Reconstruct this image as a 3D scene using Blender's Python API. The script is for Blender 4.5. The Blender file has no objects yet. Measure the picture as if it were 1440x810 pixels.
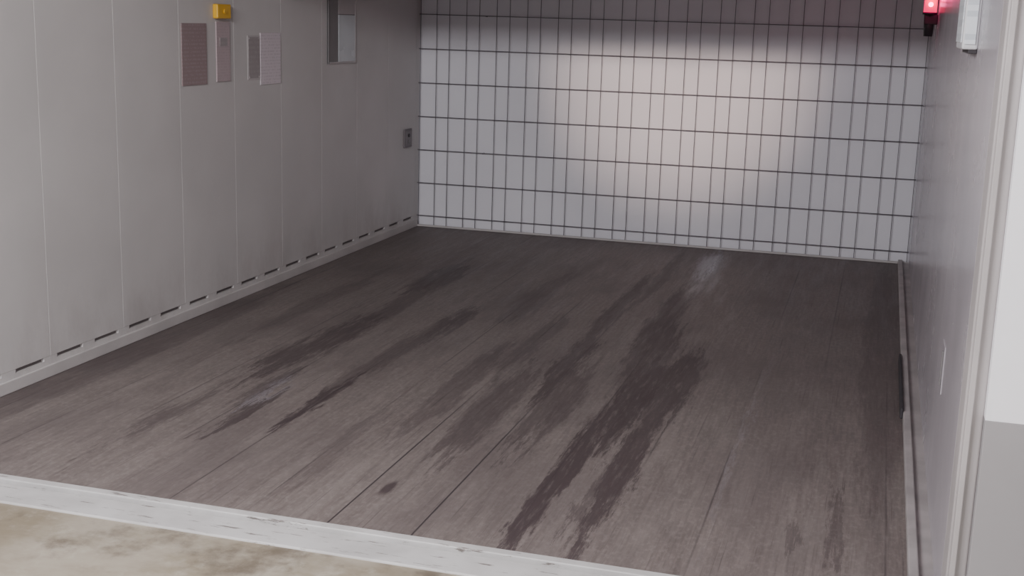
import bpy, bmesh, math, random
from mathutils import Matrix, Vector
random.seed(4)
C = bpy.context.scene.collection

# ---------------------------------------------------------------- node helpers
def new_mat(name):
    m = bpy.data.materials.new(name); m.use_nodes = True
    nt = m.node_tree
    return m, nt, nt.nodes['Principled BSDF']
def val(nt, sock, v):
    if isinstance(v, (int, float)): sock.default_value = v
    elif isinstance(v, tuple): sock.default_value = v
    else: nt.links.new(v, sock)
def math_(nt, op, a, b=None, clamp=False):
    n = nt.nodes.new('ShaderNodeMath'); n.operation = op; n.use_clamp = clamp
    val(nt, n.inputs[0], a)
    if b is not None: val(nt, n.inputs[1], b)
    return n.outputs[0]
def mix(nt, f, a, b, blend='MIX'):
    n = nt.nodes.new('ShaderNodeMix'); n.data_type = 'RGBA'; n.blend_type = blend
    val(nt, n.inputs['Factor'], f)
    for s, v in ((n.inputs[6], a), (n.inputs[7], b)):
        if isinstance(v, tuple): v = (*v[:3], 1)
        val(nt, s, v)
    return n.outputs[2]
def mapr(nt, v, a, b, c=0., d=1., smooth=True):
    n = nt.nodes.new('ShaderNodeMapRange')
    if smooth: n.interpolation_type = 'SMOOTHSTEP'
    val(nt, n.inputs[0], v)
    for i, x in enumerate((a, b, c, d)): n.inputs[i+1].default_value = x
    return n.outputs[0]
def pos(nt):
    return nt.nodes.new('ShaderNodeNewGeometry').outputs['Position']
def noise(nt, vec, scale=1., stretch=(1,1,1), detail=4, rough=.5, off=(0,0,0), color=False):
    m = nt.nodes.new('ShaderNodeMapping'); m.inputs['Scale'].default_value = stretch
    m.inputs['Location'].default_value = off
    nt.links.new(vec, m.inputs['Vector'])
    n = nt.nodes.new('ShaderNodeTexNoise'); n.inputs['Scale'].default_value = scale
    n.inputs['Detail'].default_value = detail; n.inputs['Roughness'].default_value = rough
    nt.links.new(m.outputs[0], n.inputs['Vector'])
    return n.outputs['Color' if color else 'Fac']

def paint(name, col, rough=.5, var=.08, scale=2., spec=.4, metal=0., mott=(1,1,1), grime=None):
    m, nt, b = new_mat(name)
    p = pos(nt)
    f = noise(nt, p, scale, mott, 5)
    lo = tuple(c*(1-var) for c in col); hi = tuple(min(1, c*(1+var)) for c in col)
    c = mix(nt, mapr(nt, f, .3, .7), lo, hi)
    if grime:     # splash dirt near the floor, real dirt on the sheet
        sep = nt.nodes.new('ShaderNodeSeparateXYZ'); nt.links.new(p, sep.inputs[0])
        g = math_(nt, 'MULTIPLY', mapr(nt, sep.outputs[2], .04, .45, .55, 0), mapr(nt, noise(nt, p, 4, (1,1,.5), 7, .7, (3,3,3)), .4, .7))
        c = mix(nt, g, c, grime)
    nt.links.new(c, b.inputs['Base Color'])
    nt.links.new(mapr(nt, noise(nt, p, 3, off=(9,2,1)), .2, .8, rough*.85, min(1, rough*1.15)), b.inputs['Roughness'])
    b.inputs['Metallic'].default_value = metal
    b.inputs['Specular IOR Level'].default_value = spec
    return m
def emis(name, col, s, base=(.8,.8,.8)):
    m, nt, b = new_mat(name)
    b.inputs['Base Color'].default_value = (*base, 1)
    b.inputs['Emission Color'].default_value = (*col, 1)
    b.inputs['Emission Strength'].default_value = s
    return m

# ---------------------------------------------------------------- mesh helpers
class Builder:
    def __init__(s): s.bm = bmesh.new(); s.mats = []
    def mi(s, m):
        if m not in s.mats: s.mats.append(m)
        return s.mats.index(m)
    def box(s, x0, x1, y0, y1, z0, z1, m, bev=0.):
        r = bmesh.ops.create_cube(s.bm, size=1.)
        vs = r['verts']
        for v in vs:
            v.co = Vector((x0+(v.co.x+.5)*(x1-x0), y0+(v.co.y+.5)*(y1-y0), z0+(v.co.z+.5)*(z1-z0)))
        fs = set(f for v in vs for f in v.link_faces)
        i = s.mi(m)
        for f in fs: f.material_index = i
        if bev:
            es = list(set(e for v in vs for e in v.link_edges))
            r = bmesh.ops.bevel(s.bm, geom=es, offset=bev, segments=2, affect='EDGES', profile=.5)
            for f in r['faces']: f.material_index = i
    def cyl(s, a, b, r, m, seg=8, r2=None):
        a = Vector(a); b = Vector(b); d = b-a
        q = Vector((0,0,1)).rotation_difference(d).to_matrix().to_4x4()
        res = bmesh.ops.create_cone(s.bm, cap_ends=True, segments=seg, radius1=r, radius2=r if r2 is None else r2,
              depth=d.length, matrix=Matrix.Translation((a+b)/2) @ q)
        i = s.mi(m)
        for f in set(f for v in res['verts'] for f in v.link_faces):
            f.material_index = i
            if len(f.verts) == 4: f.smooth = True
    def sphere(s, c, r, m, sc=(1,1,1)):
        res = bmesh.ops.create_uvsphere(s.bm, u_segments=24, v_segments=14, radius=r,
              matrix=Matrix.Translation(c) @ Matrix.Diagonal((*sc, 1)))
        i = s.mi(m)
        for f in set(f for v in res['verts'] for f in v.link_faces): f.material_index = i; f.smooth = True
    def done(s, name):
        me = bpy.data.meshes.new(name); s.bm.to_mesh(me); s.bm.free()
        for m in s.mats: me.materials.append(m)
        o = bpy.data.objects.new(name, me); C.objects.link(o); return o

# ---------------------------------------------------------------- dimensions
XL, XR = -3.22, .25          # cabin side walls
PR = .18                     # right edge of the platform
Y0, Y1 = 3.24, 8.55          # front edge / mesh plane
ZC = 2.3
ZL = 2.085                   # lintel underside

# ---------------------------------------------------------------- materials
M_left = paint('cream_painted_sheet_steel', (.57,.55,.54), .42, .05, 1.5, .4, grime=(.40,.37,.36))
M_right = paint('grey_painted_sheet_steel', (.49,.46,.49), .25, .05, 1.5, .6)
M_back = paint('white_back_panel', (.78,.775,.82), .5, .03, 1.2, .35)
M_trim = paint('offwhite_skirting_paint', (.50,.475,.465), .5, .08, 4, .4)
M_kerb = paint('worn_kerb_paint', (.40,.37,.365), .55, .15, 6, .3)
M_darkgap = paint('dark_gap', (.05,.045,.05), .9, .1)
M_slot = paint('shaded_backing_sheet', (.18,.16,.16), .8, .1)
M_wire = paint('dark_wire', (.17,.165,.18), .6, .2, 10, .3)
M_white = paint('white_wall_paint', (.92,.91,.94), .7, .03)
M_grey = paint('grey_dado_paint', (.34,.325,.33), .6, .05)
M_post = paint('beige_frame_paint', (.45,.42,.415), .5, .06, 3)
M_ceil = paint('ceiling_paint', (.50,.47,.48), .8, .05)

# timber platform floor
def floor_mat():
    m, nt, b = new_mat('worn_timber_boards')
    p = pos(nt)
    sep = nt.nodes.new('ShaderNodeSeparateXYZ'); nt.links.new(p, sep.inputs[0])
    x, y = sep.outputs[0], sep.outputs[1]
    bx = math_(nt, 'DIVIDE', math_(nt, 'ADD', x, .96+2.7+.27*3), .27)
    idx = math_(nt, 'FLOOR', bx); fr = math_(nt, 'FRACT', bx)
    wn = nt.nodes.new('ShaderNodeTexWhiteNoise'); wn.noise_dimensions = '1D'
    nt.links.new(idx, wn.inputs['W'])
    grain = noise(nt, p, 1., (75, 5, 1), 7, .7)
    grain2 = noise(nt, p, 1., (14, 1.2, 1), 6, .65, (5,3,0))
    blot = noise(nt, p, 1.3, (1.8, .9, 1), 6, .6, (1,7,0))
    spk = noise(nt, p, 55., (1, .6, 1), 5, .75)
    c = mix(nt, mapr(nt, grain, .3, .7), (.135,.113,.105), (.198,.168,.156))
    c = mix(nt, math_(nt, 'MULTIPLY', mapr(nt, grain2, .4, .72), .55), c, (.24,.207,.192))
    c = mix(nt, math_(nt, 'MULTIPLY', mapr(nt, spk, .46, .66), .40), c, (.28,.25,.235))
    c = mix(nt, math_(nt, 'MULTIPLY', mapr(nt, blot, .42, .66), .45), c, (.110,.090,.088))
    scr = noise(nt, p, 1., (110, 1.6, 1), 3, .6, (2,9,0))
    c = mix(nt, math_(nt, 'MULTIPLY', mapr(nt, scr, .60, .72), .5), c, (.070,.054,.055))
    tone = mapr(nt, wn.outputs['Value'], 0, 1, .96, 1.04, False)
    hs = nt.nodes.new('ShaderNodeHueSaturation'); nt.links.new(tone, hs.inputs['Value']); nt.links.new(c, hs.inputs['Color'])
    c = hs.outputs[0]
    e = math_(nt, 'MINIMUM', fr, math_(nt, 'SUBTRACT', 1., fr))
    jn = mapr(nt, noise(nt, p, 1., (2.3, .6, 1), 3, .5, (8,2,0)), .44, .62, .03, .6)
    sel = math_(nt, 'MAXIMUM', jn, math_(nt, 'MULTIPLY', mapr(nt, x, -1.0, -1.15, 0, 1), math_(nt, 'MULTIPLY', mapr(nt, x, -1.65, -1.55, 0, 1), mapr(nt, y, 5.2, 4.0, 0, 1))))
    seam = math_(nt, 'MULTIPLY', mapr(nt, e, .005, .017, 1, 0), sel)
    c = mix(nt, seam, c, (.050,.040,.043))
    w = noise(nt, p, 1., (26, 2.8, 1), 9, .8, (2,4,0), True)
    w2 = noise(nt, p, 1., (2.2, 1.3, 1), 3, .5, (7,4,0), True)
    def vm(op, a, bb):
        n = nt.nodes.new('ShaderNodeVectorMath'); n.operation = op
        for s_, v_ in ((n.inputs[0], a), (n.inputs[1], bb)):
            if isinstance(v_, tuple): s_.default_value = v_
            else: nt.links.new(v_, s_)
        return n.outputs[0]
    off = vm('MULTIPLY', vm('SUBTRACT', w, (.5,.5,.5)), (.20, 2.8, 0))
    off2 = vm('MULTIPLY', vm('SUBTRACT', w2, (.5,.5,.5)), (.08, .3, 0))
    pw = vm('ADD', vm('ADD', p, off), off2)
    def blobs(lst, lo=.72, hi=1.12):
        acc = None
        for cx, cy, rx, ry, s in lst:
            d = vm('DIVIDE', vm('SUBTRACT', pw, (cx, cy, 0)), (rx, ry, 1))
            n = nt.nodes.new('ShaderNodeVectorMath'); n.operation = 'LENGTH'; nt.links.new(d, n.inputs[0])
            v = mapr(nt, n.outputs['Value'], lo, hi, s, 0)
            acc = v if acc is None else math_(nt, 'MAXIMUM', acc, v)
        return acc
    dark = [(-.94,3.9,.05,.9,1.), (-.88,4.9,.10,.75,1.), (-.75,4.1,.06,.85,.95), (-.76,5.15,.12,.65,.9),
            (-1.0,6.3,.08,1.2,.85), (-.96,7.5,.07,1.0,.8), (-.92,5.6,.10,.6,.8), (-.80,3.7,.03,.5,.6),
            (-1.25,5.2,.065,.5,.9), (-1.28,6.4,.05,1.2,.75), (-1.38,4.5,.09,.7,.65), (-1.15,4.7,.09,.6,.65),
            (-1.20,7.4,.05,.9,.6), (-1.6,4.8,.07,.8,.55), (-1.5,5.6,.06,.6,.5),
            (-2.46,4.95,.10,.40,.8), (-2.40,5.4,.10,.45,.85), (-2.42,6.8,.12,.5,.8), (-2.38,6.1,.06,.7,.55),
            (-2.05,4.4,.04,.42,1.), (-2.25,4.1,.04,.4,.85), (-2.32,4.45,.045,.3,.6), (-1.99,5.8,.07,.45,.8), (-2.5,4.0,.05,.4,.6),
            (-2.05,5.1,.06,.6,.55), (-.15,3.65,.025,.2,.5), (-.03,3.7,.025,.25,.5),
            (-1.75,6.6,.09,.8,.45), (.10,6.2,.10,2.4,.45), (-3.15,4.6,.16,1.8,.55), (-2.8,6.0,.07,.9,.35), (-1.75,3.9,.05,.4,.35)]
    brk = mapr(nt, noise(nt, p, 1., (50, 5, 1), 6, .7, (3,8,0)), .32, .5, .45, 1)
    c = mix(nt, math_(nt, 'MULTIPLY', math_(nt, 'MULTIPLY', blobs(dark), .86), brk), c, (.050,.035,.038))
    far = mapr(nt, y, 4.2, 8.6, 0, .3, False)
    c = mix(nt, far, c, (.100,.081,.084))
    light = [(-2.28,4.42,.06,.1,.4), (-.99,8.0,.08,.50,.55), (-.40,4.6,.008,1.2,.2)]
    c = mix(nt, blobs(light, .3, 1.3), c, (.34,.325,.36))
    spot = nt.nodes.new('ShaderNodeVectorMath'); spot.operation = 'LENGTH'
    nt.links.new(vm('DIVIDE', vm('SUBTRACT', vm('ADD', p, vm('MULTIPLY', off, (.3,.03,0))), (-1.435,3.59,0)), (.020,.065,1)), spot.inputs[0])
    c = mix(nt, mapr(nt, spot.outputs['Value'], .6, 1.3, .8, 0), c, (.050,.034,.038))
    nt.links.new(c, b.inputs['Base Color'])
    # damp patch near the back wall is glossier than the dry boards
    wet = blobs([(-.95,7.7,.10,.9,1.)], .3, 1.3)
    nt.links.new(math_(nt, 'SUBTRACT', mapr(nt, grain2, .3, .7, .5, .68), math_(nt, 'MULTIPLY', wet, .25)), b.inputs['Roughness'])
    b.inputs['Specular IOR Level'].default_value = .4
    bp = nt.nodes.new('ShaderNodeBump'); bp.inputs['Strength'].default_value = .2; bp.inputs['Distance'].default_value = .003
    nt.links.new(math_(nt, 'SUBTRACT', grain, seam), bp.inputs['Height']); nt.links.new(bp.outputs[0], b.inputs['Normal'])
    return m
M_floor = floor_mat()

# concrete
m, nt, b = new_mat('stained_concrete'); p = pos(nt)
c = mix(nt, mapr(nt, noise(nt, p, 2.2, (1,1.6,1), 6, .65), .35, .68), (.37,.33,.265), (.24,.20,.14))
c = mix(nt, mapr(nt, noise(nt, p, 9, off=(4,4,4), detail=8, rough=.7), .50, .72, 0, .6), c, (.47,.435,.365))
c = mix(nt, mapr(nt, noise(nt, p, 4.2, off=(1,9,4), detail=8, rough=.65), .50, .70, 0, .8), c, (.11,.085,.06))
nt.links.new(c, b.inputs['Base Color']); b.inputs['Roughness'].default_value = .75
M_conc = m

# chipped white sill paint
m, nt, b = new_mat('chipped_white_sill_paint'); p = pos(nt)
c = mix(nt, mapr(nt, noise(nt, p, 6, detail=5), .35, .7), (.60,.59,.58), (.50,.49,.48))
c = mix(nt, mapr(nt, noise(nt, p, 1., (7,60,40), 8, .7, (2,3,1)), .59, .65, 0, .85), c, (.12,.095,.08))
nt.links.new(c, b.inputs['Base Color']); b.inputs['Roughness'].default_value = .5
M_sill = m

# ---------------------------------------------------------------- floors
B = Builder(); B.box(XL, PR, Y0, Y1+.03, -.12, 0, M_floor); B.done('floor')
B = Builder(); B.box(-8, 4, -5, 3.06, -.15, -.005, M_conc); B.done('floor_concrete')

# threshold : platform edge angle + landing edge angle
B = Builder()
B.box(XL, PR+.05, 3.205, Y0, -.12, .010, M_sill, .003)
B.box(XL, PR+.05, 3.188, 3.205, -.12, -.012, M_slot)
B.box(-4.5, .30, 3.06, 3.188, -.14, .002, M_sill, .004)
B.done('trim_threshold')

# ---------------------------------------------------------------- left wall
B = Builder()
zs0, zs1 = .067, .083
B.box(XL-.06, XL-.014, Y0, Y1+.06, 0, ZC, M_slot)
pitch = .264; start = 4.063-pitch*3
yy = start-(pitch-.178)/2
while yy < Y1:
    a = max(yy, Y0); e = min(yy+2*pitch, Y1+.03)
    B.box(XL-.014, XL, a+.0007, e-.0007, zs1, ZC, M_left, .0016)
    yy += 2*pitch
B.box(XL-.014, XL, Y0, Y1+.03, 0, zs0, M_left)
yprev = Y0; s = start
while True:
    if s > Y1: 
        B.box(XL-.014, XL, yprev, Y1+.03, zs0, zs1, M_left); break
    if s > yprev: B.box(XL-.014, XL, yprev, s, zs0, zs1, M_left)
    yprev = s+.178; s += pitch
B.done('wall_left')
B = Builder()
B.box(XL, XL+.014, Y0, Y1-.01, 0, .05, M_trim, .003)
B.done('baseboard_left')

# ---------------------------------------------------------------- right wall
B = Builder()
B.box(XR+.02, XR+.05, Y0, Y1+.06, -.1, ZC, M_darkgap)
yy = Y0
while yy < Y1:
    e = min(yy+1.08, Y1+.03)
    B.box(XR, XR+.02, yy+.001, e-.001, 0, ZC, M_right, .001)
    yy += 1.08
B.done('wall_right')
B = Builder()
B.box(PR, PR+.028, Y0, Y1-.01, -.1, .030, M_kerb, .004)
B.box(PR+.028, XR, Y0, Y1-.01, -.1, .010, M_kerb)
B.done('baseboard_right')
B = Builder()   # dark rubber buffer along the kerb
B.box(PR-.012, PR, 5.0, 5.9, .002, .045, M_darkgap, .004)
B.done('rubber_bumper')

# ---------------------------------------------------------------- back wall + mesh
B = Builder(); B.box(XL-.06, XR+.05, Y1+.034, Y1+.09, -.1, ZC, M_back); B.done('wall_back')
B = Builder()
n = 31; w = (XR-XL-.03)/n; xs = XL+.015
for i in range(n+1):
    jit = (.010 if i % 2 else -.006) if 0 < i < n else 0
    x = xs+i*w+jit
    B.cyl((x, Y1, .012), (x, Y1, ZC-.005), .0023, M_wire, 6)
z = .082
while z < ZC:
    B.cyl((XL+.005, Y1-.005, z), (XR-.005, Y1-.005, z), .0029, M_wire, 6)
    z += .24
B.box(XL+.003, XR-.003, Y1-.012, Y1+.008, .001, .014, M_trim, .002)
for z in (.56, 1.52, 2.0):      # stand-off clips to the panel
    for x in (XL+.5, XL+1.7, XL+2.9):
        B.cyl((x, Y1-.005, z), (x, Y1+.033, z), .004, M_wire, 6)
B.done('wire_mesh_panel')

# ---------------------------------------------------------------- cabin ceiling, lintel, portal
B = Builder(); B.box(XL-.06, XR+.05, Y0, Y1+.09, ZC, ZC+.06, M_ceil); B.done('ceiling')
B = Builder()
B.box(XR, .297, 3.10, Y0, 0, ZL, M_post, .004)
B.box(XR+.006, XR+.02, 3.085, 3.10, 0, ZL, M_post, .002)
B.box(XL-.10, XL, 3.10, Y0, 0, ZL, M_post, .004)
B.box(XL-.10, .297, 3.10, Y0, ZL, 2.2, M_post, .004)
B.done('door_1_frame')
B = Builder()
for (a, e) in ((.297, 4.0), (-8.0, XL-.10)):
    B.box(a, e, 3.062, 3.30, -.1, .602, M_grey, .002)
    B.box(a, e, 3.062, 3.30, .602, 2.8, M_white)
B.box(XL-.10, .297, 3.062, 3.30, 2.2, 2.8, M_white)
B.done('wall_front')
B = Builder(); B.box(-8, 4, -5, 3.06, 2.62, 2.8, M_ceil); B.done('ceiling_garage')
B = Builder()
B.box(4.0, 4.15, -5, 3.06, -.1, .6, M_grey); B.box(4.0, 4.15, -5, 3.06, .6, 2.8, M_white)
B.done('wall_right_garage')

# ---------------------------------------------------------------- things on the left wall
def text_mat(name, base, ink, rows=60., lo=.5):
    m, nt, b = new_mat(name); p = pos(nt)
    sep = nt.nodes.new('ShaderNodeSeparateXYZ'); nt.links.new(p, sep.inputs[0])
    line = math_(nt, 'FRACT', math_(nt, 'MULTIPLY', sep.outputs[2], rows))
    on = math_(nt, 'GREATER_THAN', line, .5)
    words = mapr(nt, noise(nt, p, 1., (1, 90, rows), 2, .5), .45, .52)
    c = mix(nt, math_(nt, 'MULTIPLY', math_(nt, 'MULTIPLY', on, words), lo), base, ink)
    nt.links.new(c, b.inputs['Base Color']); b.inputs['Roughness'].default_value = .4
    return m
M_brown = text_mat('brown_notice', (.27,.195,.20), (.36,.30,.30), 55, .4)
M_pink = text_mat('pale_notice', (.44,.355,.37), (.34,.27,.29), 70, .4)
M_pale = text_mat('white_notice', (.68,.61,.65), (.46,.40,.43), 60, .4)
M_gplate = text_mat('grey_notice', (.31,.28,.28), (.42,.38,.38), 40, .3)
M_alu = paint('plate_border', (.48,.45,.45), .35, .05, 5, .5)
M_yel = paint('yellow_plastic', (.75,.43,.03), .4, .06, 8)
M_black = paint('black_plastic', (.04,.035,.04), .5, .1)

def sign(name, y0, y1, z0, z1, mat, border=True, t=.005):
    B = Builder()
    if border:
        B.box(XL, XL+t*.6, y0, y1, z0, z1, M_alu, .001)
        B.box(XL+t*.6, XL+t, y0+.008, y1-.008, z0+.008, z1-.008, mat, .0005)
        for yy in (y0+.014, y1-.014):
            for zz in (z0+.014, z1-.014):
                B.cyl((XL+t, yy, zz), (XL+t+.002, yy, zz), .004, M_alu, 10)
    else:
        B.box(XL, XL+t, y0, y1, z0, z1, mat, .001)
    return B.done(name)
sign('notice_sign', 5.36, 5.59, 1.145, 1.44, M_brown, False)
B = Builder()
B.box(XL, XL+.006, 5.685, 5.82, 1.153, 1.45, M_pink, .001)
B.box(XL+.006, XL+.008, 5.715, 5.79, 1.33, 1.37, M_gplate)
B.done('instruction_plate')
sign('notice_sign', 6.01, 6.145, 1.15, 1.38, M_gplate, True)
sign('notice_sign', 6.15, 6.385, 1.12, 1.394, M_pale, False)
B = Builder()
B.box(XL, XL+.03, 5.66, 5.795, 1.464, 1.535, M_yel, .006)
B.cyl((XL+.03, 5.727, 1.50), (XL+.036, 5.727, 1.50), .012, M_yel, 20)
B.done('emergency_switch')
# vision panel with frame
M_gl = paint('frosted_glass', (.62,.66,.68), .25, .04, 6, .5)
M_gld = paint('dark_reveal', (.22,.21,.21), .5, .05)
B = Builder()
y0, y1, z0, z1 = 7.0, 7.41, 1.21, 1.85
B.box(XL, XL+.006, y0, y1, z0, z1, M_gld, .001)
B.box(XL, XL+.010, y0, y0+.016, z0, z1, M_gld, .002)
B.box(XL, XL+.010, y1-.012, y1, z0, z1, M_alu, .002)
B.box(XL, XL+.010, y0+.016, y1-.012, z0, z0+.010, M_alu, .002)
B.box(XL, XL+.010, y0+.016, y1-.012, z1-.010, z1, M_alu, .002)
B.box(XL+.006, XL+.009, 7.15, y1-.012, z0+.010, 1.50, M_gl, .001)
B.box(XL+.006, XL+.008, 7.15, y1-.012, 1.505, z1-.010, M_alu)
B.done('window_1')
# push button box
B = Builder()
B.box(XL, XL+.012, 8.27, 8.41, .594, .725, paint('switch_box_grey', (.19,.17,.18), .5), .003)
B.box(XL+.012, XL+.015, 8.285, 8.395, .61, .71, paint('switch_plate', (.20,.18,.19), .4), .001)
B.cyl((XL+.015, 8.34, .68), (XL+.02, 8.34, .68), .012, M_black, 16)
B.cyl((XL+.015, 8.34, .635), (XL+.02, 8.34, .635), .012, M_gld, 16)
B.done('push_button_box')

# ---------------------------------------------------------------- things on the right wall
B = Builder()       # signal light
yl, xl = 7.6, .205
B.box(xl-.028, XR, yl-.03, yl+.03, 1.545, 1.60, M_black, .005)
B.cyl((xl, yl, 1.48), (xl, yl, 1.615), .024, M_black, 20, .032)
B.cyl((xl, yl, 1.60), (xl, yl, 1.612), .040, M_black, 24)
M_red = emis('red_lens', (1., .0, .12), 1.6, (.8,.01,.06))
M_core = emis('red_lamp_core', (1., .12, .35), 14, (.8,.05,.1))
B.cyl((xl, yl, 1.612), (xl, yl, 1.695), .036, M_red, 24)
B.cyl((xl, yl-.03, 1.655), (xl, yl-.038, 1.655), .013, M_core, 20)
B.sphere((xl, yl, 1.695), .036, M_red)
B.done('red_signal_lamp')
B = Builder()       # illuminated control display box
M_box = paint('lightbox_housing', (.66,.66,.68), .4)
B.box(.205, XR, 3.98, 4.30, 1.455, 1.86, M_box, .006)
B.box(.211, XR-.008, 3.974, 3.98, 1.47, 1.845, text_mat('display_face', (.80,.84,.88), (.45,.5,.55), 30, .5), .001)
B.box(.202, .205, 4.0, 4.28, 1.475, 1.84, text_mat('display_side', (.80,.84,.88), (.45,.5,.55), 24, .5), .001)
B.box(.225, XR, 3.985, 4.29, 1.443, 1.455, M_black, .002)
B.done('control_panel_box')
B = Builder()       # reflection on the wall, built as thin plate with dark bar
B.box(XR-.003, XR, 3.98, 4.10, .40, .55, M_right, .001)
B.box(XR-.008, XR-.003, 4.01, 4.03, .42, .53, M_gld, .002)
B.done('wall_reflection_mark')

# ---------------------------------------------------------------- lights
def washer(name, x, y, z, L, tilt, e, col):
    B = Builder()
    B.box(-L/2-.04, L/2+.04, -.09, .09, .004, .07, M_white, .006)
    B.box(-L/2, L/2, -.07, .07, 0, .004, emis(name+'_diffuser', (1,.97,.95), 1.5), .001)
    T = Matrix.Translation((x, y, z)) @ Matrix.Rotation(tilt, 4, 'X')
    bmesh.ops.transform(B.bm, matrix=T, verts=B.bm.verts[:])
    for sx in (-L*.35, L*.35):
        B.cyl((x+sx, y-.05, z), (x+sx, y-.05, 2.62), .006, M_black, 8)
    B.done(name)
    l = bpy.data.lights.new(name+'_light', 'AREA'); l.shape = 'RECTANGLE'; l.size = L; l.size_y = .11
    l.energy = e; l.color = col
    a = bpy.data.objects.new(name+'_light', l); C.objects.link(a)
    a.location = T @ Vector((0,0,-.006)); a.rotation_euler = (tilt,0,0)
washer('ceiling_batten_lamp', -1.75, .8, 2.40, 1.5, math.radians(58), 165, (.99,.97,1))
B = Builder()
B.box(1.4, 1.7, -.6, .6, 2.56, 2.62, M_white, .005)
B.box(1.42, 1.68, -.58, .58, 2.556, 2.56, emis('tube_diffuser', (1,.97,.95), 1.5), .001)
B.done('fluorescent_ceiling_light')
l = bpy.data.lights.new('ceiling_light_glow', 'AREA'); l.shape = 'RECTANGLE'; l.size = .25; l.size_y = 1.1; l.energy = 90
a = bpy.data.objects.new('ceiling_light_glow', l); a.location = (1.55, 0, 2.55); C.objects.link(a)
# garage spotlight that shines in under the lintel
sx, sy, sz = -.7, .8, 2.43
B = Builder()
B.cyl((sx, sy-.20, sz+.008), (sx, sy-.09, sz), .05, M_black, 24, .07)
B.cyl((sx, sy-.19, sz+.01), (sx, sy-.19, 2.62), .010, M_black, 12)
B.done('ceiling_spotlight')
sp = bpy.data.lights.new('spot_beam', 'SPOT'); sp.energy = 1600; sp.color = (1,.75,.64)
sp.spot_size = math.radians(16); sp.spot_blend = 1.; sp.shadow_soft_size = .05
o = bpy.data.objects.new('spot_beam', sp); o.location = (sx, sy-.07, sz); C.objects.link(o)
o.rotation_euler = (Vector((-1.34, 8.58, 1.22))-o.location).to_track_quat('-Z','Y').to_euler()
rp = bpy.data.lights.new('red_glow', 'POINT'); rp.energy = .8; rp.color = (1,.03,.25); rp.shadow_soft_size = .03
o = bpy.data.objects.new('red_glow', rp); o.location = (.20, 7.50, 1.70); C.objects.link(o)

w = bpy.data.worlds.new('World'); bpy.context.scene.world = w; w.use_nodes = True
w.node_tree.nodes['Background'].inputs[0].default_value = (.95,.92,.99,1)
w.node_tree.nodes['Background'].inputs[1].default_value = .56

# ---------------------------------------------------------------- camera
cam = bpy.data.cameras.new('camera'); co = bpy.data.objects.new('camera', cam); C.objects.link(co)
r = Vector((.9585,.2837,.0297)).normalized()
f = Vector((-.2715,.9395,-.209)); f = (f - r*f.dot(r)).normalized()
u = r.cross(f)
R = Matrix((r, u, -f)).transposed()
co.matrix_world = Matrix.Translation((0,0,1.5)) @ R.to_4x4()
cam.sensor_width = 36; cam.lens = 44.05; cam.clip_start = .05
bpy.context.scene.camera = co
